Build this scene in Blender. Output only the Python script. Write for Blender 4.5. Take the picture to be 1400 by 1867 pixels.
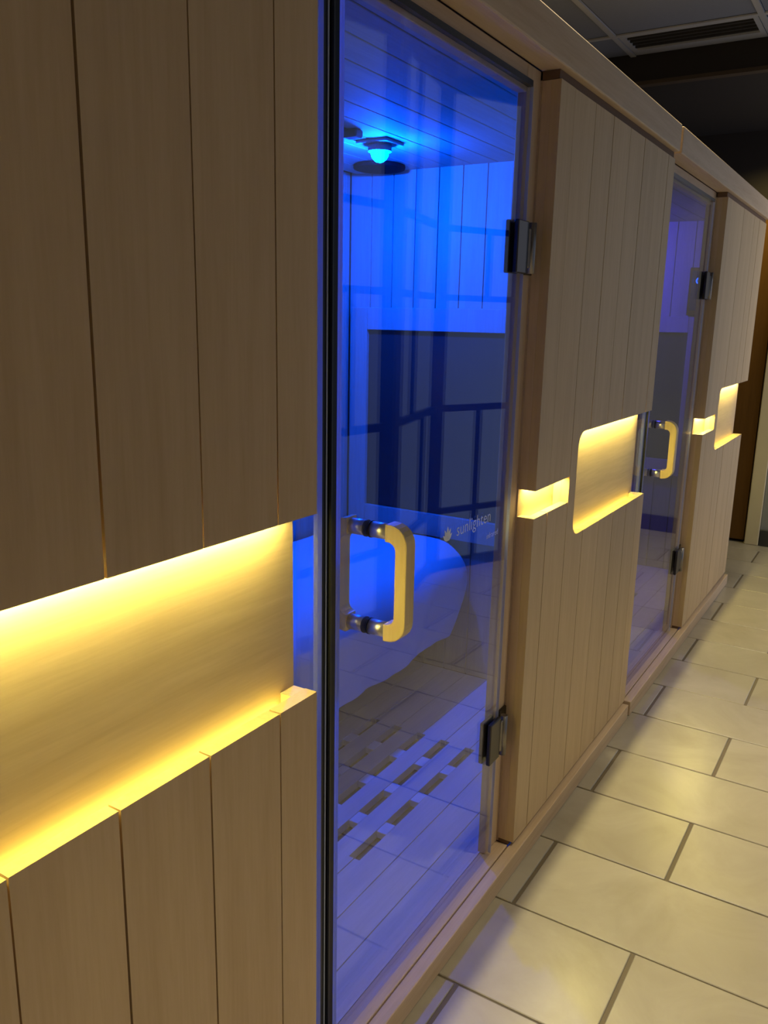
import bpy, bmesh, math, random
from mathutils import Matrix, Vector
random.seed(7)
for o in list(bpy.data.objects):
    bpy.data.objects.remove(o, do_unlink=True)
SC = bpy.context.scene
COL = SC.collection

# ------------------------------------------------------------------ camera
FPX = 1510.117
cam_d = bpy.data.cameras.new('camera')
cam_d.sensor_fit = 'VERTICAL'
cam_d.sensor_height = 24.0
cam_d.lens = 24.0 * FPX / 1867.0
cam_d.clip_start = 0.01
cam = bpy.data.objects.new('camera', cam_d)
COL.objects.link(cam)
RX, RY, RZ = (0.84764602, 0.13777373, -0.5123618), (0.5301704, -0.18284574, 0.82794129), (0.02038539, -0.97344021, -0.22803202)
CAM = (0.687, 0.0, 1.361)
cam.matrix_world = Matrix(((RX[0], -RX[1], -RX[2], CAM[0]), (RY[0], -RY[1], -RY[2], CAM[1]), (RZ[0], -RZ[1], -RZ[2], CAM[2]), (0, 0, 0, 1)))
SC.camera = cam
# ------------------------------------------------------------------ world, view
w = bpy.data.worlds.new('world'); SC.world = w; w.use_nodes = True
w.node_tree.nodes['Background'].inputs[0].default_value = (0.30, 0.36, 0.5, 1)
w.node_tree.nodes['Background'].inputs[1].default_value = 0.03
vs = SC.view_settings
vs.view_transform = 'Standard'; vs.look = 'None'; vs.exposure = 0.0; vs.gamma = 1.0; vs.use_curve_mapping = False
try:
    SC.cycles.use_denoising = True
    SC.cycles.max_bounces = 12
    SC.cycles.diffuse_bounces = 6
    SC.cycles.transparent_max_bounces = 16
    SC.cycles.sample_clamp_indirect = 6.0
except Exception:
    pass

# light levels (used by the lamps built further down)
LED_STRENGTH = 150.0
LED_SMALL = 110.0
LED_LOW = 9.0
BULB_1 = 3600.0
BULB_2 = 1500.0
DOWN_NEAR = 50.0
DOWN_MID = 76.0
DOWN_FAR = 36.0
PANE_GLOW = 0.25
PANE_ADDED = 1.4

# ------------------------------------------------------------------ materials
def new_mat(name):
    m = bpy.data.materials.new(name); m.use_nodes = True
    nt = m.node_tree; b = nt.nodes['Principled BSDF']
    return m, nt, b

def plain(name, col, rough=0.5, metal=0.0, spec=0.5, bump=0.0, scale=60.0, var=0.0):
    m, nt, b = new_mat(name)
    b.inputs['Base Color'].default_value = (*col, 1)
    b.inputs['Roughness'].default_value = rough
    b.inputs['Metallic'].default_value = metal
    b.inputs['Specular IOR Level'].default_value = spec
    if bump or var:
        tc = nt.nodes.new('ShaderNodeTexCoord'); n = nt.nodes.new('ShaderNodeTexNoise')
        n.inputs['Scale'].default_value = scale; n.inputs['Detail'].default_value = 5
        nt.links.new(tc.outputs['Object'], n.inputs['Vector'])
        if var:
            mx = nt.nodes.new('ShaderNodeMix'); mx.data_type = 'RGBA'
            mx.inputs[6].default_value = (*[c * (1 - var) for c in col], 1)
            mx.inputs[7].default_value = (*[min(1, c * (1 + var)) for c in col], 1)
            nt.links.new(n.outputs['Fac'], mx.inputs[0]); nt.links.new(mx.outputs[2], b.inputs['Base Color'])
        if bump:
            bp = nt.nodes.new('ShaderNodeBump'); bp.inputs['Strength'].default_value = bump; bp.inputs['Distance'].default_value = 0.002
            nt.links.new(n.outputs['Fac'], bp.inputs['Height']); nt.links.new(bp.outputs['Normal'], b.inputs['Normal'])
    return m

def wood(name, dark, light, axis='Z', rough=0.55, tone=0.06, spec=0.25):
    """fine straight grain along one axis, a tone of its own for each board"""
    m, nt, b = new_mat(name)
    N, L = nt.nodes, nt.links
    tc = N.new('ShaderNodeTexCoord'); oi = N.new('ShaderNodeObjectInfo')
    sh = N.new('ShaderNodeVectorMath'); sh.operation = 'SCALE'; sh.inputs[0].default_value = (13.7, 7.3, 5.1)
    L.new(oi.outputs['Random'], sh.inputs['Scale'])
    ad = N.new('ShaderNodeVectorMath'); ad.operation = 'ADD'
    L.new(tc.outputs['Object'], ad.inputs[0]); L.new(sh.outputs[0], ad.inputs[1])
    mp = N.new('ShaderNodeMapping')
    s = {'X': (1.6, 26, 26), 'Y': (26, 1.6, 26), 'Z': (26, 26, 1.6)}[axis]
    mp.inputs['Scale'].default_value = s
    L.new(ad.outputs[0], mp.inputs['Vector'])
    n1 = N.new('ShaderNodeTexNoise'); n1.inputs['Scale'].default_value = 1.0; n1.inputs['Detail'].default_value = 6; n1.inputs['Roughness'].default_value = 0.62; n1.inputs['Distortion'].default_value = 0.5
    L.new(mp.outputs[0], n1.inputs['Vector'])
    n2 = N.new('ShaderNodeTexNoise'); n2.inputs['Scale'].default_value = 7.0; n2.inputs['Detail'].default_value = 3
    L.new(mp.outputs[0], n2.inputs['Vector'])
    a = N.new('ShaderNodeMath'); a.operation = 'MULTIPLY'; a.inputs[1].default_value = 0.35
    L.new(n2.outputs['Fac'], a.inputs[0])
    a2 = N.new('ShaderNodeMath'); a2.operation = 'MULTIPLY_ADD'; a2.inputs[1].default_value = 0.75
    L.new(n1.outputs['Fac'], a2.inputs[0]); L.new(a.outputs[0], a2.inputs[2])
    rp = N.new('ShaderNodeValToRGB')
    rp.color_ramp.elements[0].position = 0.32; rp.color_ramp.elements[0].color = (*dark, 1)
    rp.color_ramp.elements[1].position = 0.68; rp.color_ramp.elements[1].color = (*light, 1)
    L.new(a2.outputs[0], rp.inputs[0])
    hs = N.new('ShaderNodeHueSaturation')
    mr = N.new('ShaderNodeMapRange'); mr.inputs[3].default_value = 1 - tone; mr.inputs[4].default_value = 1 + tone * 0.6
    L.new(oi.outputs['Random'], mr.inputs[0]); L.new(mr.outputs[0], hs.inputs['Value'])
    L.new(rp.outputs[0], hs.inputs['Color']); L.new(hs.outputs[0], b.inputs['Base Color'])
    b.inputs['Roughness'].default_value = rough
    b.inputs['Specular IOR Level'].default_value = spec
    bp = N.new('ShaderNodeBump'); bp.inputs['Strength'].default_value = 0.12; bp.inputs['Distance'].default_value = 0.001
    L.new(n2.outputs['Fac'], bp.inputs['Height']); L.new(bp.outputs['Normal'], b.inputs['Normal'])
    return m

def emit(name, col, strength):
    m = bpy.data.materials.new(name); m.use_nodes = True
    nt = m.node_tree; nt.nodes.clear()
    e = nt.nodes.new('ShaderNodeEmission'); o = nt.nodes.new('ShaderNodeOutputMaterial')
    e.inputs[0].default_value = (*col, 1); e.inputs[1].default_value = strength
    nt.links.new(e.outputs[0], o.inputs[0])
    return m

def clear_glass(name, ior=1.58, tint=(0.94, 0.95, 0.965)):
    m = bpy.data.materials.new(name); m.use_nodes = True
    nt = m.node_tree; nt.nodes.clear()
    t = nt.nodes.new('ShaderNodeBsdfTransparent'); t.inputs[0].default_value = (*tint, 1)
    g = nt.nodes.new('ShaderNodeBsdfGlossy'); g.inputs['Roughness'].default_value = 0.0
    fr = nt.nodes.new('ShaderNodeFresnel'); fr.inputs[0].default_value = ior
    mx = nt.nodes.new('ShaderNodeMixShader'); o = nt.nodes.new('ShaderNodeOutputMaterial')
    ge = nt.nodes.new('ShaderNodeNewGeometry'); mi = nt.nodes.new('ShaderNodeMix')   # thin pane: same Fresnel on both faces
    mi.inputs[2].default_value = ior; mi.inputs[3].default_value = 1.0 / ior
    nt.links.new(ge.outputs['Backfacing'], mi.inputs[0]); nt.links.new(mi.outputs[0], fr.inputs[0])
    nt.links.new(fr.outputs[0], mx.inputs[0]); nt.links.new(t.outputs[0], mx.inputs[1]); nt.links.new(g.outputs[0], mx.inputs[2])
    nt.links.new(mx.outputs[0], o.inputs[0])
    return m

def frosted_edge(name):
    m = bpy.data.materials.new(name); m.use_nodes = True
    nt = m.node_tree; nt.nodes.clear(); N, L = nt.nodes, nt.links
    tl = N.new('ShaderNodeBsdfTranslucent'); tl.inputs[0].default_value = (.80, .84, .95, 1)
    tp = N.new('ShaderNodeBsdfTransparent'); tp.inputs[0].default_value = (.8, .85, .95, 1)
    df = N.new('ShaderNodeBsdfDiffuse'); df.inputs[0].default_value = (.5, .53, .62, 1)
    m1 = N.new('ShaderNodeMixShader'); m1.inputs[0].default_value = .12
    m2 = N.new('ShaderNodeMixShader'); m2.inputs[0].default_value = .25
    o = N.new('ShaderNodeOutputMaterial')
    L.new(tl.outputs[0], m1.inputs[1]); L.new(tp.outputs[0], m1.inputs[2]); L.new(m1.outputs[0], m2.inputs[1]); L.new(df.outputs[0], m2.inputs[2]); L.new(m2.outputs[0], o.inputs[0])
    return m

WD, WL = (0.56, 0.395, 0.205), (0.65, 0.48, 0.27)
M = {}
M['plank'] = wood('basswood_vertical', WD, WL, 'Z')
M['board'] = wood('basswood_horizontal', (0.55, 0.41, 0.25), (0.67, 0.515, 0.335), 'Y')
M['frame'] = wood('basswood_frame', (0.54, 0.38, 0.22), (0.66, 0.50, 0.32), 'Z', tone=0.05)
M['rail'] = wood('basswood_rail', (0.54, 0.38, 0.22), (0.66, 0.50, 0.32), 'Y', tone=0.05)
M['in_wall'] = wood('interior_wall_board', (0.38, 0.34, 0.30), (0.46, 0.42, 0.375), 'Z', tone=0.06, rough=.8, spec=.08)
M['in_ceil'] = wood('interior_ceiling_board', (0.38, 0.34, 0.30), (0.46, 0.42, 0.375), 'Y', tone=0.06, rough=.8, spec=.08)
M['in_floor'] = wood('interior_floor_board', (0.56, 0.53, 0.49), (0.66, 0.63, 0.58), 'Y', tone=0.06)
M['spacer'] = plain('pale_spacer', (0.85, 0.82, 0.76), 0.5)
M['shadow_backing'] = plain('shadow_gap_backing', (0.16, 0.09, 0.045), 0.8)  # dark backing colour stands in for shade in the gaps
M['grip'] = wood('handle_wood', (0.66, 0.48, 0.19), (0.78, 0.60, 0.27), 'Z', tone=0.02, rough=0.4, spec=0.4)
M['chrome'] = plain('brushed_steel', (0.70, 0.67, 0.64), 0.38, 1.0)
M['hinge'] = plain('dark_hinge_metal', (0.07, 0.065, 0.06), 0.35, 1.0)
M['hinge_mid'] = plain('grey_hinge_metal', (0.26, 0.24, 0.22), 0.4, 1.0)
M['black'] = plain('black_rubber', (0.010, 0.010, 0.012), 0.35)
M['profile'] = plain('dark_strike_profile', (0.03, 0.03, 0.033), 0.4, 1.0)
M['glass'] = clear_glass('clear_glass')
M['edge'] = frosted_edge('polished_glass_edge')
M['lip'] = plain('clear_seal_lip', (0.45, 0.5, 0.62), 0.2)
M['print'] = plain('etched_white_print', (0.92, 0.93, 0.95), 0.7)
M['heater'] = plain('heater_black_fabric', (0.035, 0.030, 0.030), 0.45, spec=0.4, bump=0.1, scale=300)
M['speaker'] = plain('speaker_grille_black', (0.006, 0.006, 0.007), 0.8, spec=0.1)
M['towel'] = plain('white_cotton_sheet', (0.80, 0.80, 0.80), 0.9, spec=0.1, bump=0.15, scale=180)
M['bench'] = wood('bench_wood', WD, WL, 'Y')
M['led_y'] = emit('yellow_led', (1.0, 0.85, 0.22), LED_STRENGTH)
M['led_low'] = emit('yellow_led_low', (1.0, 0.83, 0.15), LED_LOW)
M['led_s'] = emit('yellow_led_short', (1.0, 0.83, 0.24), LED_SMALL)
M['bulb1'] = emit('blue_bulb', (0.0, 0.066, 1.0), BULB_1)
M['bulb2'] = emit('dim_blue_bulb', (0.06, 0.06, 1.0), BULB_2)
M['ring'] = emit('blue_ring_light', (0.02, 0.12, 1.0), 3.0)
M['grout'] = plain('tile_grout', (0.15, 0.12, 0.075), 0.9, bump=0.2, scale=220)
M['ceil'] = plain('acoustic_tile', (0.165, 0.19, 0.25), 0.95, spec=0.1, bump=0.4, scale=160, var=0.06)
M['tbar'] = plain('white_ceiling_grid', (0.32, 0.34, 0.37), 0.5)
M['vent'] = plain('dark_vent', (0.02, 0.02, 0.022), 0.6)
M['bulkhead'] = plain('black_soffit', (0.012, 0.010, 0.010), 0.8)
M['lip_brown'] = plain('brown_soffit_edge', (0.05, 0.035, 0.022), 0.7)
M['end_wall'] = plain('dark_brown_wall', (0.014, 0.010, 0.008), 0.85, bump=0.1, scale=40)
M['grey_wall'] = plain('grey_green_wall', (0.22, 0.22, 0.19), 0.85, bump=0.1, scale=80)
M['side_wall'] = plain('painted_wall', (0.36, 0.34, 0.31), 0.85, bump=0.1, scale=80)
M['door'] = wood('amber_brown_door', (0.11, 0.05, 0.008), (0.15, 0.07, 0.012), 'Z', rough=0.4)
M['jamb'] = plain('pale_jamb', (0.55, 0.47, 0.28), 0.5)
M['dark_base'] = plain('dark_baseboard', (0.03, 0.028, 0.025), 0.5)
M['mullion'] = plain('black_window_frame', (0.008, 0.008, 0.010), 0.4)
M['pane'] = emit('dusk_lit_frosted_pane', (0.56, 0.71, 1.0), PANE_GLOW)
M['pane_added'] = emit('added_glow_pane', (0.80, 0.82, 1.0), PANE_ADDED)
M['lamp_on'] = emit('downlight_lens', (1.0, 0.9, 0.66), 6.0)
M['white'] = plain('white_trim', (0.75, 0.75, 0.74), 0.4)

def tile_mat():
    m, nt, b = new_mat('cream_stone_tile')
    N, L = nt.nodes, nt.links
    tc = N.new('ShaderNodeTexCoord'); oi = N.new('ShaderNodeObjectInfo')
    sh = N.new('ShaderNodeVectorMath'); sh.operation = 'SCALE'; sh.inputs[0].default_value = (31, 17, 9)
    L.new(oi.outputs['Random'], sh.inputs['Scale'])
    ad = N.new('ShaderNodeVectorMath'); ad.operation = 'ADD'
    L.new(tc.outputs['Object'], ad.inputs[0]); L.new(sh.outputs[0], ad.inputs[1])
    n = N.new('ShaderNodeTexNoise'); n.inputs['Scale'].default_value = 4.0; n.inputs['Detail'].default_value = 7; n.inputs['Roughness'].default_value = 0.6; n.inputs['Distortion'].default_value = 0.8
    L.new(ad.outputs[0], n.inputs['Vector'])
    rp = N.new('ShaderNodeValToRGB')
    rp.color_ramp.elements[0].position = 0.30; rp.color_ramp.elements[0].color = (0.31, 0.27, 0.20, 1)
    rp.color_ramp.elements[1].position = 0.72; rp.color_ramp.elements[1].color = (0.41, 0.37, 0.29, 1)
    L.new(n.outputs['Fac'], rp.inputs[0]); L.new(rp.outputs[0], b.inputs['Base Color'])
    b.inputs['Roughness'].default_value = 0.28
    b.inputs['Specular IOR Level'].default_value = 0.45
    bp = N.new('ShaderNodeBump'); bp.inputs['Strength'].default_value = 0.06; bp.inputs['Distance'].default_value = 0.004
    L.new(n.outputs['Fac'], bp.inputs['Height']); L.new(bp.outputs['Normal'], b.inputs['Normal'])
    return m
M['tile'] = tile_mat()

# ------------------------------------------------------------------ mesh helpers
def link(name, me, mat, parent=None, loc=(0, 0, 0), smooth=False):
    o = bpy.data.objects.new(name, me)
    COL.objects.link(o)
    if mat is not None and not me.materials:
        me.materials.append(mat)
    o.location = loc
    if parent is not None:
        o.parent = parent
    if smooth:
        for p in me.polygons: p.use_smooth = True
    return o

def mesh_from_bm(name, bm):
    bmesh.ops.recalc_face_normals(bm, faces=bm.faces)
    me = bpy.data.meshes.new(name); bm.to_mesh(me); bm.free(); return me

def bm_box(bm, x0, x1, y0, y1, z0, z1, bevel=0.0, seg=1):
    x0, x1 = min(x0, x1), max(x0, x1); y0, y1 = min(y0, y1), max(y0, y1); z0, z1 = min(z0, z1), max(z0, z1)
    r = bmesh.ops.create_cube(bm, size=1.0)
    vs_ = r['verts']
    bmesh.ops.scale(bm, vec=(x1 - x0, y1 - y0, z1 - z0), verts=vs_)
    bmesh.ops.translate(bm, vec=((x0 + x1) / 2, (y0 + y1) / 2, (z0 + z1) / 2), verts=vs_)
    if bevel:
        es = list({e for v in vs_ for e in v.link_edges})
        bmesh.ops.bevel(bm, geom=es, offset=bevel, segments=seg, affect='EDGES', profile=0.5)

def box(name, x0, x1, y0, y1, z0, z1, mat, parent=None, bevel=0.0, seg=1):
    bm = bmesh.new(); bm_box(bm, x0, x1, y0, y1, z0, z1, bevel, seg)
    return link(name, mesh_from_bm(name, bm), mat, parent)

def prism(name, pts, axis, a0, a1, mat, parent=None, smooth=False):
    """polygon pts extruded along axis: 'X' pts=(y,z), 'Y' pts=(x,z), 'Z' pts=(x,y)"""
    bm = bmesh.new()
    def P(p, a):
        return {'X': (a, p[0], p[1]), 'Y': (p[0], a, p[1]), 'Z': (p[0], p[1], a)}[axis]
    v0 = [bm.verts.new(P(p, a0)) for p in pts]; v1 = [bm.verts.new(P(p, a1)) for p in pts]
    n = len(pts)
    bm.faces.new(v0); bm.faces.new(list(reversed(v1)))
    for i in range(n):
        bm.faces.new((v0[i], v1[i], v1[(i + 1) % n], v0[(i + 1) % n]))
    return link(name, mesh_from_bm(name, bm), mat, parent, smooth=smooth)

def cyl(name, c, r, axis, h, mat, parent=None, seg=24, r2=None, bevel=0.0):
    bm = bmesh.new()
    bmesh.ops.create_cone(bm, cap_ends=True, segments=seg, radius1=r, radius2=r if r2 is None else r2, depth=h)
    if bevel:
        es = [e for e in bm.edges if abs(e.verts[0].co.z - e.verts[1].co.z) < 1e-6]
        bmesh.ops.bevel(bm, geom=es, offset=bevel, segments=2, affect='EDGES', profile=0.5)
    if axis == 'X': bmesh.ops.rotate(bm, cent=(0, 0, 0), matrix=Matrix.Rotation(math.pi / 2, 3, 'Y'), verts=bm.verts)
    if axis == 'Y': bmesh.ops.rotate(bm, cent=(0, 0, 0), matrix=Matrix.Rotation(math.pi / 2, 3, 'X'), verts=bm.verts)
    bmesh.ops.translate(bm, vec=c, verts=bm.verts)
    me = mesh_from_bm(name, bm)
    o = link(name, me, mat, parent)
    for p in me.polygons: p.use_smooth = len(p.vertices) == 4
    return o

def empty(name, loc):
    o = bpy.data.objects.new(name, None); o.empty_display_size = 0.1; o.location = loc
    COL.objects.link(o); return o

def tag(o, label=None, cat=None, group=None, kind=None):
    if label: o['label'] = label
    if cat: o['category'] = cat
    if group: o['group'] = group
    if kind: o['kind'] = kind
    return o

# ------------------------------------------------------------------ the corridor
X_BACK, X_FAR, Y_NEAR, Y_END, Z_C = -1.42, 2.10, -1.60, 5.65, 2.60
floor = box('floor', X_BACK - .1, X_FAR, Y_NEAR, Y_END + .1, -0.10, -0.004, M['grout'])
tag(floor, 'cream stone tile floor laid in brick bond along the corridor', 'floor', kind='structure')
TL, TW, G = 0.58, 0.2925, 0.010
bm = bmesh.new(); bm_box(bm, -(TL - G) / 2, (TL - G) / 2, -(TW - G * .55) / 2, (TW - G * .55) / 2, -0.0085, 0.0, 0.0016, 1)
tile_me = mesh_from_bm('floor_tile', bm); tile_me.materials.append(M['tile'])
for r in range(-7, 15):
    y0 = 1.6375 + r * TW                      # row start
    off = 0.06 if r % 2 == 0 else 0.349       # cross joints alternate
    for k in range(-2, 4):
        xc = off + (k + .5) * TL
        if xc < -0.3 or xc > 1.75: continue
        if y0 + TW / 2 > Y_END or y0 < -0.6: continue
        t = link('floor_tile', tile_me, None, floor, (xc, y0 + TW / 2, random.uniform(-.0004, .0004)))
        t.rotation_euler = (random.uniform(-.0012, .0012), random.uniform(-.0012, .0012), 0)

wl = box('wall_left', X_BACK - .1, X_BACK, Y_NEAR, Y_END, -.004, Z_C, M['side_wall']); tag(wl, 'plain painted wall behind the sauna cabins', 'wall', kind='structure')
wn = box('wall_near', X_BACK, X_FAR, Y_NEAR - .1, Y_NEAR, -.004, Z_C, M['side_wall']); tag(wn, 'plain painted wall behind the viewer', 'wall', kind='structure')
wr = box('wall_right', X_FAR, X_FAR + .1, Y_NEAR, Y_END, -.004, Z_C, M['side_wall']); tag(wr, 'plain painted wall beyond the black framed glazing', 'wall', kind='structure')
we = box('wall_end', X_BACK, X_FAR, Y_END, Y_END + .1, -.004, Z_C, M['end_wall']); tag(we, 'dark brown wall closing the far end of the corridor', 'wall', kind='structure')

# ceiling grid
ceiling = box('ceiling', X_BACK - .1, X_FAR + .1, Y_NEAR, Y_END + .1, Z_C + .02, Z_C + .12, M['bulkhead'])
tag(ceiling, 'grey suspended tile ceiling with a pale metal grid', 'ceiling', kind='structure')
gx = [-1.237, -.627, -.017, .593, 1.203, 1.813]
gy = [-.285, .325, .935, 1.545, 2.155, 2.765, 3.375, 3.985, 4.298]
for i in range(len(gx) - 1):
    for j in range(len(gy) - 1):
        if j == len(gy) - 2 and i == 1: continue       # air vent sits here
        box('ceiling_panel', gx[i] + .013, gx[i + 1] - .013, gy[j] + .013, gy[j + 1] - .013, Z_C + .004, Z_C + .019, M['ceil'], ceiling, .002)
for x in gx: box('grid_bar', x - .0125, x + .0125, gy[0], gy[-1], Z_C - .004, Z_C + .004, M['tbar'], ceiling)
for y in gy[:-1]: box('grid_bar', gx[0], gx[-1], y - .0125, y + .0125, Z_C - .003, Z_C + .003, M['tbar'], ceiling)
vent = empty('ceiling_vent', (0, 0, 0))
tag(vent, 'long dark slotted air vent set in the grey tile ceiling', 'vent')
box('vent_back', -.61, -.034, 4.0, 4.285, Z_C + .01, Z_C + .018, M['vent'], vent)
for (a, b, c, d) in ((-.61, -.034, 4.0, 4.016), (-.61, -.034, 4.21, 4.285), (-.61, -.585, 4.016, 4.21), (-.055, -.034, 4.016, 4.21)):
    box('vent_frame', a, b, c, d, Z_C - .002, Z_C + .010, M['tbar'], vent)
for k in range(4):
    y = 4.045 + k * .043
    box('vent_slat', -.585, -.055, y, y + .012, Z_C - .001, Z_C + .009, M['vent'], vent)

bh = box('trim_1', X_BACK, X_FAR, 4.30, Y_END, 2.485, Z_C + .02, M['bulkhead']); tag(bh, 'black dropped soffit after the tile ceiling', 'soffit', kind='structure')
box('soffit_edge', X_BACK, X_FAR, 4.296, 4.345, 2.468, 2.485, M['lip_brown'], bh)

# far end: door, jamb, grey wall piece, baseboard
dr = box('door_1', -.95, -.060, Y_END - .045, Y_END - .002, .018, 2.05, M['door'], None, .003); tag(dr, 'amber brown door in the far end wall', 'door', kind='structure')
jm = box('trim_2', -.050, .032, Y_END - .075, Y_END - .002, 0, 2.10, M['jamb'], None, .004); tag(jm, 'pale yellow door jamb beside the amber door', 'door jamb', kind='structure')
jm2 = box('trim_3', -1.03, -.958, Y_END - .075, Y_END - .002, 0, 2.10, M['jamb'], None, .004); tag(jm2, 'pale jamb at the hidden side of the amber door', 'door jamb', kind='structure')
gw = box('wall_end_right', .034, X_FAR, Y_END - .055, Y_END - .002, 0, 2.46, M['grey_wall']); tag(gw, 'grey green wall to the right of the pale door jamb', 'wall', kind='structure')
bb = box('baseboard_end', .036, X_FAR, Y_END - .072, Y_END - .056, 0, .105, M['dark_base'], None, .003); tag(bb, 'dark baseboard along the grey far wall', 'baseboard', kind='structure')

# black framed glazing opposite the cabins (seen mirrored in the glass doors)
def glazing(idx, label, p, q, rails, uprights, pane_mat, post0=.09, post1=.0, top=2.50):
    """p,q plan points; rails list of z; uprights list of (fraction, z0, z1, width)"""
    L = math.hypot(q[0] - p[0], q[1] - p[1]); a = math.atan2(q[1] - p[1], q[0] - p[0])
    root = empty('window_%d' % idx, (p[0], p[1], 0)); root.rotation_euler = (0, 0, a)
    tag(root, label, 'window', kind='structure')
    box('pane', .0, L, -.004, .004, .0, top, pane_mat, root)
    for z, h in rails:
        box('rail', 0, L, -.03, .03, z - h / 2, z + h / 2, M['mullion'], root)
    for fr, z0, z1, wd in uprights:
        box('mullion', fr * L - wd / 2, fr * L + wd / 2, -.025, .025, z0, z1, M['mullion'], root)
    if post0: box('post', -post0 / 2, post0 / 2, -post0 / 2, post0 / 2, 0, top + .09, M['mullion'], root)
    if post1: box('post', L - post1 / 2, L + post1 / 2, -post1 / 2, post1 / 2, 0, top + .09, M['mullion'], root)
A0, T1, T2, T3, T4 = (1.42, 1.29), (1.153, 3.091), (1.343, 3.857), (1.12, 4.335), (1.12, 5.55)
RL = [(.03, .06), (.34, .03), (.90, .034), (1.47, .03), (1.81, .03), (2.47, .06)]
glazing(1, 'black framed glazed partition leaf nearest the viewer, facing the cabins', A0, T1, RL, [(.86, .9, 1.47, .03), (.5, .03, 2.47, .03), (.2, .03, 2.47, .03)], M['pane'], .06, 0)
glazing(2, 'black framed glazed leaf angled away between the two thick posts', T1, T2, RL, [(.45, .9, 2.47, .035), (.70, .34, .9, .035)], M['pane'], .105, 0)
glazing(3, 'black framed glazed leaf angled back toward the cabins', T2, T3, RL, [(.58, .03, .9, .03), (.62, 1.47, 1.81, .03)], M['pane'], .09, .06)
glazing(4, 'added bright glowing pane, out of view past the last black post by the end wall', T3, T4, [(.03, .06), (2.47, .06)], [(.5, .03, 2.47, .03)], M['pane_added'], 0, 0)  # added pane, glows to brighten the far end of the last cabin
wr2 = box('wall_right_near', 1.42, 1.52, Y_NEAR, 1.255, 0, Z_C, M['side_wall']); tag(wr2, 'plain painted wall before the glazing starts', 'wall', kind='structure')

# recessed downlights over the cabin fronts
def downlight(x, y, label, col, power, size=.007, spot=2.4, zc=Z_C):
    t = empty('recessed_downlight', (x, y, zc)); tag(t, label, 'downlight', 'recessed downlights above the cabin fronts')
    bm = bmesh.new()
    ri, ro = .045, .062
    n = 28
    rings = []
    for r, z in ((ro, -.0045), (ro, -.009), (ri, -.009), (ri, -.0045)):
        rings.append([bm.verts.new((r * math.cos(2 * math.pi * i / n), r * math.sin(2 * math.pi * i / n), z)) for i in range(n)])
    for a in range(4):
        for i in range(n):
            bm.faces.new((rings[a][i], rings[a][(i + 1) % n], rings[(a + 1) % 4][(i + 1) % n], rings[(a + 1) % 4][i]))
    link('trim_ring', mesh_from_bm('trim_ring', bm), M['white'], t)
    cyl('lens', (0, 0, -.0055), .044, 'Z', .002, M['lamp_on'], t)
    ld = bpy.data.lights.new('downlight_beam', 'SPOT'); ld.energy = power; ld.color = col; ld.shadow_soft_size = size
    ld.spot_size = spot; ld.spot_blend = .8
    lo = bpy.data.objects.new('downlight_beam', ld); COL.objects.link(lo); lo.parent = t; lo.location = (0, 0, -.02)
downlight(-.012, 1.50, 'round ceiling downlight above the glass door of the middle cabin', (1.0, .88, .62), DOWN_NEAR)
downlight(-.012, 2.86, 'round ceiling downlight above the gap between the two cabins', (1.0, .86, .50), DOWN_NEAR)
downlight(-.012, .10, 'round ceiling downlight above the nearest cabin', (1.0, .90, .68), DOWN_NEAR)
for yy, lb in ((.55, 'ceiling downlight over the corridor near the viewer'), (1.95, 'ceiling downlight over the corridor beside the middle cabin'), (3.35, 'ceiling downlight over the corridor beside the farthest cabin')):
    downlight(1.02, yy, 'round ' + lb, (1.0, .85, .58), DOWN_MID, size=.05, spot=1.28)
downlight(-.05, 5.25, 'round soffit downlight above the floor past the last cabin', (1.0, .80, .28), DOWN_FAR, zc=2.484)

# ------------------------------------------------------------------ sauna cabins
Z_P0, Z_P1 = .064, 1.849            # front boards
NB0, NB1, NBY = .812, 1.087, 1.1215  # tall niche
NS0, NS1, NSY = .914, .980, 1.0695   # small niche
END = 1.8195
def arc(cx, cz, r, a0, a1, n=6):
    return [(cx + r * math.cos(math.radians(a0 + (a1 - a0) * i / n)), cz + r * math.sin(math.radians(a0 + (a1 - a0) * i / n))) for i in range(n + 1)]

def front_planks(edges, Yf, X, parent):
    g = .0014
    for a, b in zip(edges[:-1], edges[1:]):
        ga = 0 if a == edges[0] else g; gb = 0 if b == edges[-1] else g
        a_, b_ = Yf(a) + ga, Yf(b) - gb
        if b <= NSY + 1e-6:
            prs = [[(a_, NS1), (b_, NS1), (b_, Z_P1), (a_, Z_P1)], [(a_, Z_P0), (b_, Z_P0), (b_, NS0), (a_, NS0)]]
        elif a < NBY < b:
            yb = Yf(NBY); r = min(.042, b_ - yb - .002)
            p = [(a_, Z_P0), (b_, Z_P0), (b_, NB0)] + arc(yb + r, NB0 + r, r, 270, 180) + arc(yb + r, NB1 - r, r, 180, 90) + [(b_, NB1), (b_, Z_P1), (a_, Z_P1)]
            prs = [p]
        else:
            prs = [[(a_, NB1), (b_, NB1), (b_, Z_P1), (a_, Z_P1)], [(a_, Z_P0), (b_, Z_P0), (b_, NB0), (a_, NB0)]]
        for p in prs:
            prism('plank', p, 'X', X(-.021), X(random.uniform(-.0006, .0006)), M['plank'], parent)

def boards(name, lo, hi, pitch, make):
    k = lo
    while k < hi - 1e-4:
        make(k, min(k + pitch, hi)); k += pitch

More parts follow.
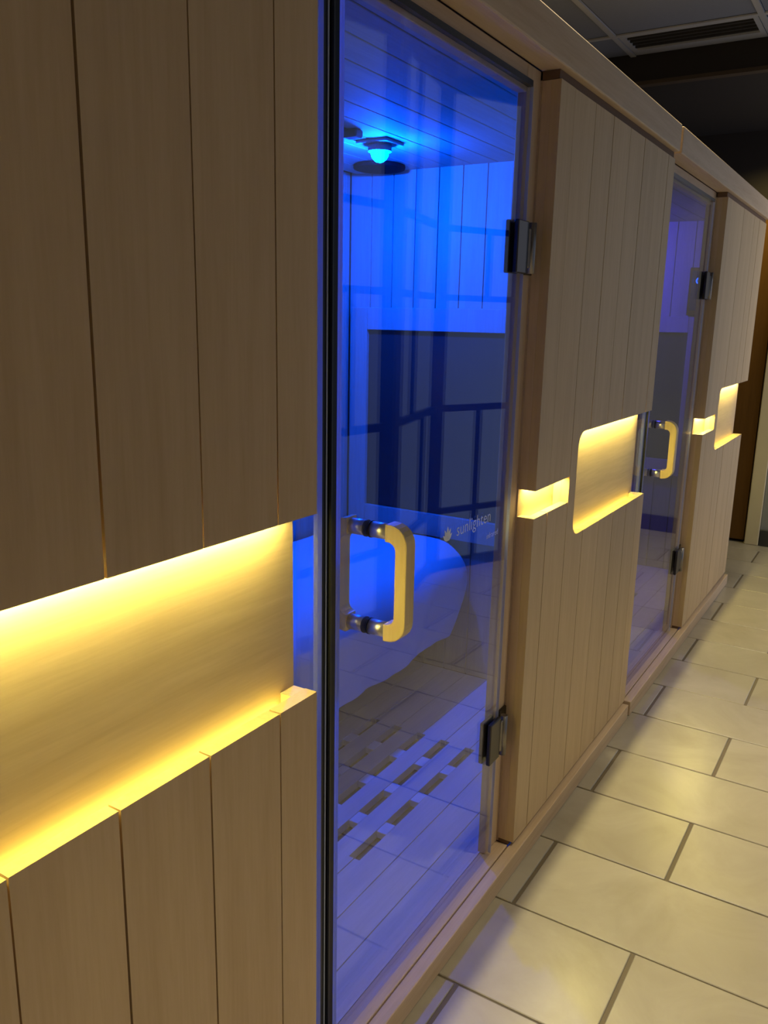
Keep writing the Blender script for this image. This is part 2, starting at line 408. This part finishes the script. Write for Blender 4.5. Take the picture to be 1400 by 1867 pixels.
def u_grip(name, xs, xe, yc, wd, z0, z1, arm, bar, mat, parent):
    """wooden U of a pull handle in the x-z plane; arms start at xs, bar at xe"""
    s = 1 if xe > xs else -1
    r, ri = .034, .014
    L = abs(xe - xs)
    pts = [(0, z0), ] 
    pts = [(0, z0)] + arc(L - r, z0 + r, r, 270, 360) + arc(L - r, z1 - r, r, 0, 90) + [(0, z1), (0, z1 - arm)]
    pts += arc(L - bar - ri, z1 - arm - ri, ri, 90, 0) + arc(L - bar - ri, z0 + arm + ri, ri, 0, -90) + [(0, z0 + arm)]
    pts = [(xs + s * p[0], p[1]) for p in pts]
    o = prism(name, pts, 'Y', yc - wd / 2, yc + wd / 2, mat, parent)
    md = o.modifiers.new('soft_edges', 'BEVEL'); md.width = .002; md.segments = 2; md.limit_method = 'ANGLE'; md.angle_limit = math.radians(50)
    return o

def text_mesh(name, body, size, y, z, x, parent, extrude=.0002, spacing=1.0):
    cu = bpy.data.curves.new(name, 'FONT'); cu.body = body; cu.size = size; cu.extrude = extrude; cu.space_character = spacing; cu.resolution_u = 3
    cu.offset = -.0004
    tmp = bpy.data.objects.new('tmp', cu); COL.objects.link(tmp)
    dg = bpy.context.evaluated_depsgraph_get()
    me = bpy.data.meshes.new_from_object(tmp.evaluated_get(dg))
    bpy.data.objects.remove(tmp, do_unlink=True)
    me.name = name
    # text x -> +y, text y -> +z, normal -> +x
    me.transform(Matrix(((0, 0, 1, x), (1, 0, 0, y), (0, 1, 0, z), (0, 0, 0, 1))))
    me.materials.clear()
    return link(name, me, M['print'], parent)

def lotus(y, z, s, x, parent):
    bm = bmesh.new()
    for ang, ln, wd in ((0, 1.0, .20), (28, .92, .18), (-28, .92, .18), (55, .78, .16), (-55, .78, .16)):
        a = math.radians(ang); n = 8; side = []
        for sgn in (1, -1):
            rng = range(n + 1) if sgn == 1 else range(n - 1, 0, -1)
            for i in rng:
                t = i / n; ww = wd * math.sin(math.pi * t ** .8) * s; d = t * ln * s
                side.append((d * math.sin(a) + sgn * ww * math.cos(a) * .9, d * math.cos(a) - sgn * ww * math.sin(a) * .9))
        bm.faces.new([bm.verts.new((x + .0001 * (ang / 55 + 1), y + p[0], z + p[1])) for p in side])
    return link('lotus_logo', mesh_from_bm('lotus_logo', bm), M['print'], parent)

def hinge(y0, z, Yf, X, parent, h=.105):
    ya, yb, yc = Yf(y0), Yf(y0 + .060), Yf(y0 + .142)
    box('hinge_clamp', X(-.0325), X(-.022), ya, yb - .004, z - h / 2, z + h / 2, M['hinge'], parent, .002)
    box('hinge_back_clamp', X(-.052), X(-.0415), ya, yb - .006, z - h / 2, z + h / 2, M['hinge'], parent, .002)
    box('hinge_block', X(-.046), X(-.020), yb - .003, yb + .020, z - h / 2 + .012, z + h / 2 - .012, M['hinge_mid'], parent, .003)
    cyl('hinge_barrel', (X(-.022), yb + .012, z), .0085, 'Z', h - .002, M['hinge_mid'], parent, 16)
    box('hinge_plate', X(-.0445), X(-.038), yb + .021, yc - .02, z - h / 2, z + h / 2, M['hinge'], parent, .0015)
    for dz in (-.035, .035):
        cyl('hinge_screw', (X(-.0375), yb + .040, z + dz), .004, 'X', .002, M['chrome'], parent, 10)

def cabin(oy, sy, dx, label, edges, full=True, bulb='bulb1', logo=True):
    Yf = lambda l: l * sy
    X = lambda x: x
    root = empty('sauna_cabin', (dx, oy, 0)); tag(root, label, 'sauna', 'row of wooden sauna cabins')
    y_in0, y_in1 = Yf(-.04), Yf(1.7315)
    # front board with niches, planks, LED strips
    fp = box('front_panel', X(-.060), X(-.042), Yf(.8415), Yf(END) - .002, .055, 1.866, M['board'], root)
    front_planks(edges, Yf, X, fp)
    def led(y0, y1, z, m, lb):
        tag(box('led_strip', X(-.039), X(-.025), y0, y1, z - .0015, z + .0015, m, fp), lb)
    led(Yf(NBY) + .03, Yf(END) - .040, NB1 + .0060, M['led_y'], 'glowing yellow light strip above the tall niche')
    led(Yf(NBY) + .03, Yf(END) - .040, NB0 - .0200, M['led_low'], 'glowing yellow light strip below the tall niche')
    led(Yf(.8415) + .030, Yf(NSY) - .006, NS1 + .0060, M['led_s'], 'glowing yellow light strip above the small niche')
    led(Yf(.8415) + .030, Yf(NSY) - .006, NS0 - .0140, M['led_low'], 'glowing yellow light strip below the small niche')
    # battens that hold the planks off the back board
    for (a, b, zs) in ((Yf(.8415), Yf(.8415) + .024, ((Z_P0, NS0), (NS1, Z_P1))), (Yf(END) - .034, Yf(END) - .002, ((Z_P0, NB0), (NB1, Z_P1))), (Yf(NSY) + .001, Yf(NBY) - .006, ((Z_P0, Z_P1),))):
        for z0, z1 in zs:
            box('batten', X(-.0415), X(-.0212), a, b, z0, z1, M['frame'], fp)
    # the small niche ends in a return face, the edges of the stack
    box('base_board', X(-.012), X(.016), Yf(.022), Yf(END) - .002, 0, .053, M['rail'], root, .0015)
    fa = box('fascia', X(-.046), X(.013), Yf(.020), Yf(END) - .002, 1.868, 1.945, M['rail'], root, .0035, 2)
    box('shadow_strip', X(-.046), X(-.004), Yf(.8415), Yf(END) - .004, 1.8500, 1.8675, M['shadow_backing'], fa)  # dark filler, shade of the recess under the fascia put into its colour
    box('plinth_shade', X(-.041), X(-.014), Yf(.8415), Yf(END) - .004, .0535, .0630, M['shadow_backing'], fp)  # dark filler for the shaded gap between planks and base board
    box('roof', X(-1.20), X(-.048), Yf(-.05), Yf(1.762), 1.885, 1.94, M['rail'], root)
    if not full:
        box('side_panel', X(-1.20), X(-.062), Yf(1.735), Yf(1.762), .0, 1.884, M['frame'], root)
        return root
    # frame round the opening
    box('door_post', X(-.066), X(-.045), Yf(.771), Yf(.8405), .055, 1.867, M['frame'], root, .0015)
    box('header', X(-.066), X(-.045), Yf(.004), Yf(.7705), 1.813, 1.867, M['rail'], root, .0015)
    box('sill', X(-.060), X(-.015), Yf(.004), Yf(.8405), .004, .0535, M['rail'], root, .0015)
    # fixed glass beside the door, seals
    fg = box('fixed_glass', X(-.041), X(-.033), Yf(.003), Yf(.046), .058, 1.822, M['glass'], root)
    box('glass_edge', X(-.041), X(-.033), Yf(.0465), Yf(.0575), .058, 1.822, M['edge'], fg)
    ds = box('door_seal', X(-.043), X(-.036), Yf(.058), Yf(.0985), .058, 1.822, M['black'], root)
    box('seal_lip', X(-.0355), X(-.0345), Yf(.0695), Yf(.0725), .062, 1.818, M['lip'], ds)
    box('seal_fin', X(-.0355), X(-.029), Yf(.0755), Yf(.0785), .062, 1.818, M['black'], ds)
    box('strike_profile', X(-.0355), X(-.0335), Yf(.083), Yf(.094), .062, 1.818, M['profile'], ds, .0008)
    # door
    gd = box('glass_door', X(-.041), X(-.033), Yf(.1065), Yf(.776), .060, 1.822, M['glass'], root)
    box('glass_edge', X(-.041), X(-.033), Yf(.0995), Yf(.106), .060, 1.822, M['edge'], gd)
    box('edge_strip', X(-.0405), X(-.0335), Yf(.7765), Yf(.778), .060, 1.822, M['edge'], gd)
    box('top_gasket', X(-.0445), X(-.0340), Yf(.1), Yf(.776), 1.8225, 1.834, M['black'], gd)
    hy = Yf(.1965)
    for zz in (1.019, .848):
        cyl('handle_post', (X(-.0145), hy, zz), .0135, 'X', .034, M['chrome'], gd, 24)
        cyl('handle_post', (X(-.0580), hy, zz), .0135, 'X', .031, M['chrome'], gd, 24)
        cyl('handle_gasket', (X(-.0322), hy, zz), .0145, 'X', .0028, M['black'], gd, 24)
        cyl('handle_gasket', (X(-.0418), hy, zz), .0145, 'X', .0028, M['black'], gd, 24)
    u_grip('handle_grip', X(.002), X(.044), hy, .030, .833, 1.035, .030, .022, M['grip'], gd)
    u_grip('handle_grip', X(-.073), X(-.108), hy, .030, .833, 1.035, .030, .022, M['grip'], gd)
    hinge(.7145, 1.510, Yf, X, gd); hinge(.7145, .385, Yf, X, gd)
    if logo:
        text_mesh('lettering', 'sunlighten', .0385, Yf(.5105), .9385, X(-.0326), gd, spacing=1.04)
        text_mesh('small_lettering', 'infrared', .019, Yf(.655), .9010, X(-.0326), gd)
        lotus(Yf(.473), .9375, .030, X(-.0327), gd)
    # walls, ceiling and floor of the cabin
    rw = box('right_wall', X(-1.16), X(-.065), y_in1 + .012, Yf(1.762), .004, 1.884, M['shadow_backing'], root)
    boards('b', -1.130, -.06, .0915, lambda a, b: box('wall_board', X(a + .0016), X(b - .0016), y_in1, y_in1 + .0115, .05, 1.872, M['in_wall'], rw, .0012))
    bw = box('back_wall', X(-1.20), X(-1.1445), Yf(-.05), y_in1 + .011, .004, 1.884, M['shadow_backing'], root)
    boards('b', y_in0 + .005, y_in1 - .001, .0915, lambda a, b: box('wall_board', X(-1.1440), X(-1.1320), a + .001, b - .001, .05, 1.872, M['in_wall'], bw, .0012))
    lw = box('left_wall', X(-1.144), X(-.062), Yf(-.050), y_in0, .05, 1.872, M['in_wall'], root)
    cl = box('cabin_ceiling', X(-1.144), X(-.0675), y_in0 + .001, y_in1 + .011, 1.8785, 1.8845, M['shadow_backing'], root)
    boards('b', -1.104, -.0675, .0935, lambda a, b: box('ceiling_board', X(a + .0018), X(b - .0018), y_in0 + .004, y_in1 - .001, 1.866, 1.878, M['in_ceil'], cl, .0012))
    # floor boards with slot vents along the joints
    fl = box('cabin_floor', X(-1.144), X(-.0615), y_in0 + .001, y_in1 + .011, .004, .024, M['shadow_backing'], root)
    J = [-.139 - .0875 * k for k in range(12)] 
    slots = [(.582, .7085), (.7565, .8825), (.9315, 1.0565), (1.1085, 1.2315)]
    sj = {-.139 - .0875 * k for k in (2, 3, 4, 5, 6)}
    xe = [-.0615] + J
    for a, b in zip(xe[:-1], xe[1:]):
        hi, lo = a - .0014, b + .0014
        s0, s1 = Yf(slots[0][0]), Yf(slots[-1][1])
        p = [(lo, y_in0 + .004)]
        p += [(hi, y_in0 + .004)]
        if a in sj: p += [(hi, s0), (hi - .0145, s0), (hi - .0145, s1), (hi, s1)]
        p += [(hi, y_in1 - .002), (lo, y_in1 - .002)]
        if b in sj: p += [(lo, s1), (lo + .0145, s1), (lo + .0145, s0), (lo, s0)]
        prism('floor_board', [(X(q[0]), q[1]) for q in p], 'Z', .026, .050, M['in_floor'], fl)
    for xj in sorted(sj):
        for (a, b), (c, d) in zip(slots[:-1], slots[1:]):
            box('floor_spacer', X(xj - .0145), X(xj + .0145), Yf(b), Yf(c), .030, .0496, M['spacer'], fl, .001)
    # far infrared heater in the right wall
    hx0, hx1, hz0, hz1 = -1.036, -.295, .655, 1.318
    ht = box('heater_panel', X(hx0 + .001), X(hx1 - .001), y_in1 - .009, y_in1 - .0005, hz0 + .001, hz1 - .001, M['heater'], root)
    for (a, b, c, d) in ((-1.110, hx0, .572, 1.398), (hx1, -.221, .572, 1.398), (hx0 + .001, hx1 - .001, hz1, 1.398), (hx0 + .001, hx1 - .001, .572, hz0)):
        box('heater_frame', X(a), X(b), y_in1 - .024, y_in1 - .0006, c, d, M['in_wall'], ht, .0015)
    # lamp, speaker and small sensor on the ceiling
    lp = box('ceiling_lamp', X(-.775), X(-.668), Yf(1.2815) - .05, Yf(1.2815) + .05, 1.857, 1.8655, M['in_wall'], root, .002)
    bm = bmesh.new(); bmesh.ops.create_uvsphere(bm, u_segments=20, v_segments=12, radius=.026)
    bmesh.ops.delete(bm, geom=[v for v in bm.verts if v.co.z > .0045], context='VERTS')
    bmesh.ops.translate(bm, vec=(X(-.7215), Yf(1.2815), 1.834), verts=bm.verts)
    link('lamp_bulb', mesh_from_bm('lamp_bulb', bm), M[bulb], lp, smooth=True)
    cyl('lamp_housing', (X(-.7215), Yf(1.2815), 1.8475), .035, 'Z', .019, M['in_wall'], lp, 20)
    sp = cyl('ceiling_speaker', (X(-.925), Yf(1.600), 1.8575), .088, 'Z', .016, M['speaker'], root, 36, bevel=.005)
    sn = box('ceiling_sensor', X(-.728), X(-.680), Yf(1.115) - .022, Yf(1.115) + .016, 1.844, 1.8655, M['heater'], root, .004)
    box('sensor_arm', X(-.720), X(-.708), Yf(1.115) - .110, Yf(1.115) - .024, 1.860, 1.8655, M['heater'], sn)
    # bench
    be = box('bench', X(-1.128), X(-.600), y_in0 + .01, y_in1 - .030, .455, .50, M['bench'], root, .003)
    mp = [(-1.110, .502), (-.625, .502), (-.595, .52), (-.605, .545), (-.64, .556), (-.72, .560), (-1.110, .546)]
    prism('bench_cushion', mp, 'Y', y_in0 + .03, y_in1 - .08, M['towel'], be)
    for yy in (y_in0 + .10, (y_in0 + y_in1) / 2, y_in1 - .12):
        box('bench_leg', X(-1.00), X(-.95), yy, yy + .05, .0505, .4545, M['bench'], be)
    # control unit on the right wall
    cu = box('control_unit', X(-.312), X(-.215), y_in1 - .030, y_in1 - .0006, 1.405, 1.640, M['door'], root, .003)
    box('control_screen', X(-.300), X(-.227), y_in1 - .034, y_in1 - .0305, 1.43, 1.625, M['heater'], cu, .001)
    bm = bmesh.new(); n = 20; ri, ro = .010, .017
    rings = [[bm.verts.new((X(-.262) + r * math.cos(2 * math.pi * i / n), yy, 1.575 + r * math.sin(2 * math.pi * i / n))) for i in range(n)] for r, yy in ((ro, y_in1 - .0342), (ro, y_in1 - .037), (ri, y_in1 - .037), (ri, y_in1 - .0342))]
    for a in range(4):
        for i in range(n): bm.faces.new((rings[a][i], rings[a][(i + 1) % n], rings[(a + 1) % 4][(i + 1) % n], rings[(a + 1) % 4][i]))
    link('button_ring', mesh_from_bm('button_ring', bm), M['ring'], cu)
    return root

E0 = [.8415, .9285, 1.0695, 1.166, 1.307, 1.447, 1.592, 1.733, 1.8195]
E1 = [.8415, .9285, 1.0695, 1.2065, 1.3485, 1.4835, 1.6195, 1.7435, 1.8195]
OY = .9285
cabin(OY - 1.82, 1.0, 0.0, 'nearest sauna cabin, wide planked front with a long glowing niche at the left edge', E0, full=False)
cabin(OY, 1.0, 0.0, 'middle sauna cabin with bright blue light inside and lettering on its glass door', E1)
cabin(OY + 1.82, 1.03, 0.0, 'farthest sauna cabin with a dim violet interior, beside the amber end door', E1, bulb='bulb2', logo=False)

# ------------------------------------------------------------------ sheet on the bench of the middle cabin
def smooth_noise(y, k): return math.sin(y * 9.1 + k) * .5 + math.sin(y * 17.3 + 2.1 * k) * .3 + math.sin(y * 31.7 + 3.3 * k) * .2
def sheet():
    prof = [(-1.115, .565), (-1.00, .572), (-.90, .577), (-.80, .581), (-.72, .582), (-.66, .577), (-.615, .563), (-.583, .542), (-.560, .512), (-.548, .475), (-.545, .435), (-.552, .390), (-.566, .340), (-.582, .295), (-.598, .255), (-.606, .232)]
    ny = 90; y0, y1 = .93, 2.605
    vts, fcs = [], []
    for i in range(ny + 1):
        y = y0 + (y1 - y0) * i / ny
        for j, (x, z) in enumerate(prof):
            d = max(0, (j - 6) / 9)
            fx = smooth_noise(y * 1.3, 1.0) * .014 * d + smooth_noise(y * 3.1 + d, 2.2) * .007 * d
            top = max(0, 1 - j / 6) if j < 7 else 0
            fz = smooth_noise(y * .8, .4 + j * .25) * .004 * (1 if j < 8 else .4) + (smooth_noise(y, 5.0) * .006 if j > 13 else 0)
            # the end droops and rounds off near the wall
            e = max(0, (y - 2.47) / .135)
            vts.append((x + fx - .02 * e * e * (1 if j > 5 else 0), y, z + fz - .012 * e * e * (1 if j < 9 else 0)))
    m = len(prof)
    for i in range(ny):
        for j in range(m - 1):
            a = i * m + j
            fcs.append((a, a + m, a + m + 1, a + 1))
    me = bpy.data.meshes.new('bench_sheet'); me.from_pydata(vts, [], fcs); me.update()
    o = link('bench_sheet', me, M['towel'], None, smooth=True)
    s = o.modifiers.new('thick', 'SOLIDIFY'); s.thickness = .006; s.offset = -1
    s2 = o.modifiers.new('sub', 'SUBSURF'); s2.levels = 1; s2.render_levels = 1
    tag(o, 'white sheet draped over the bench behind the glass door, glowing blue', 'sheet')
sheet()
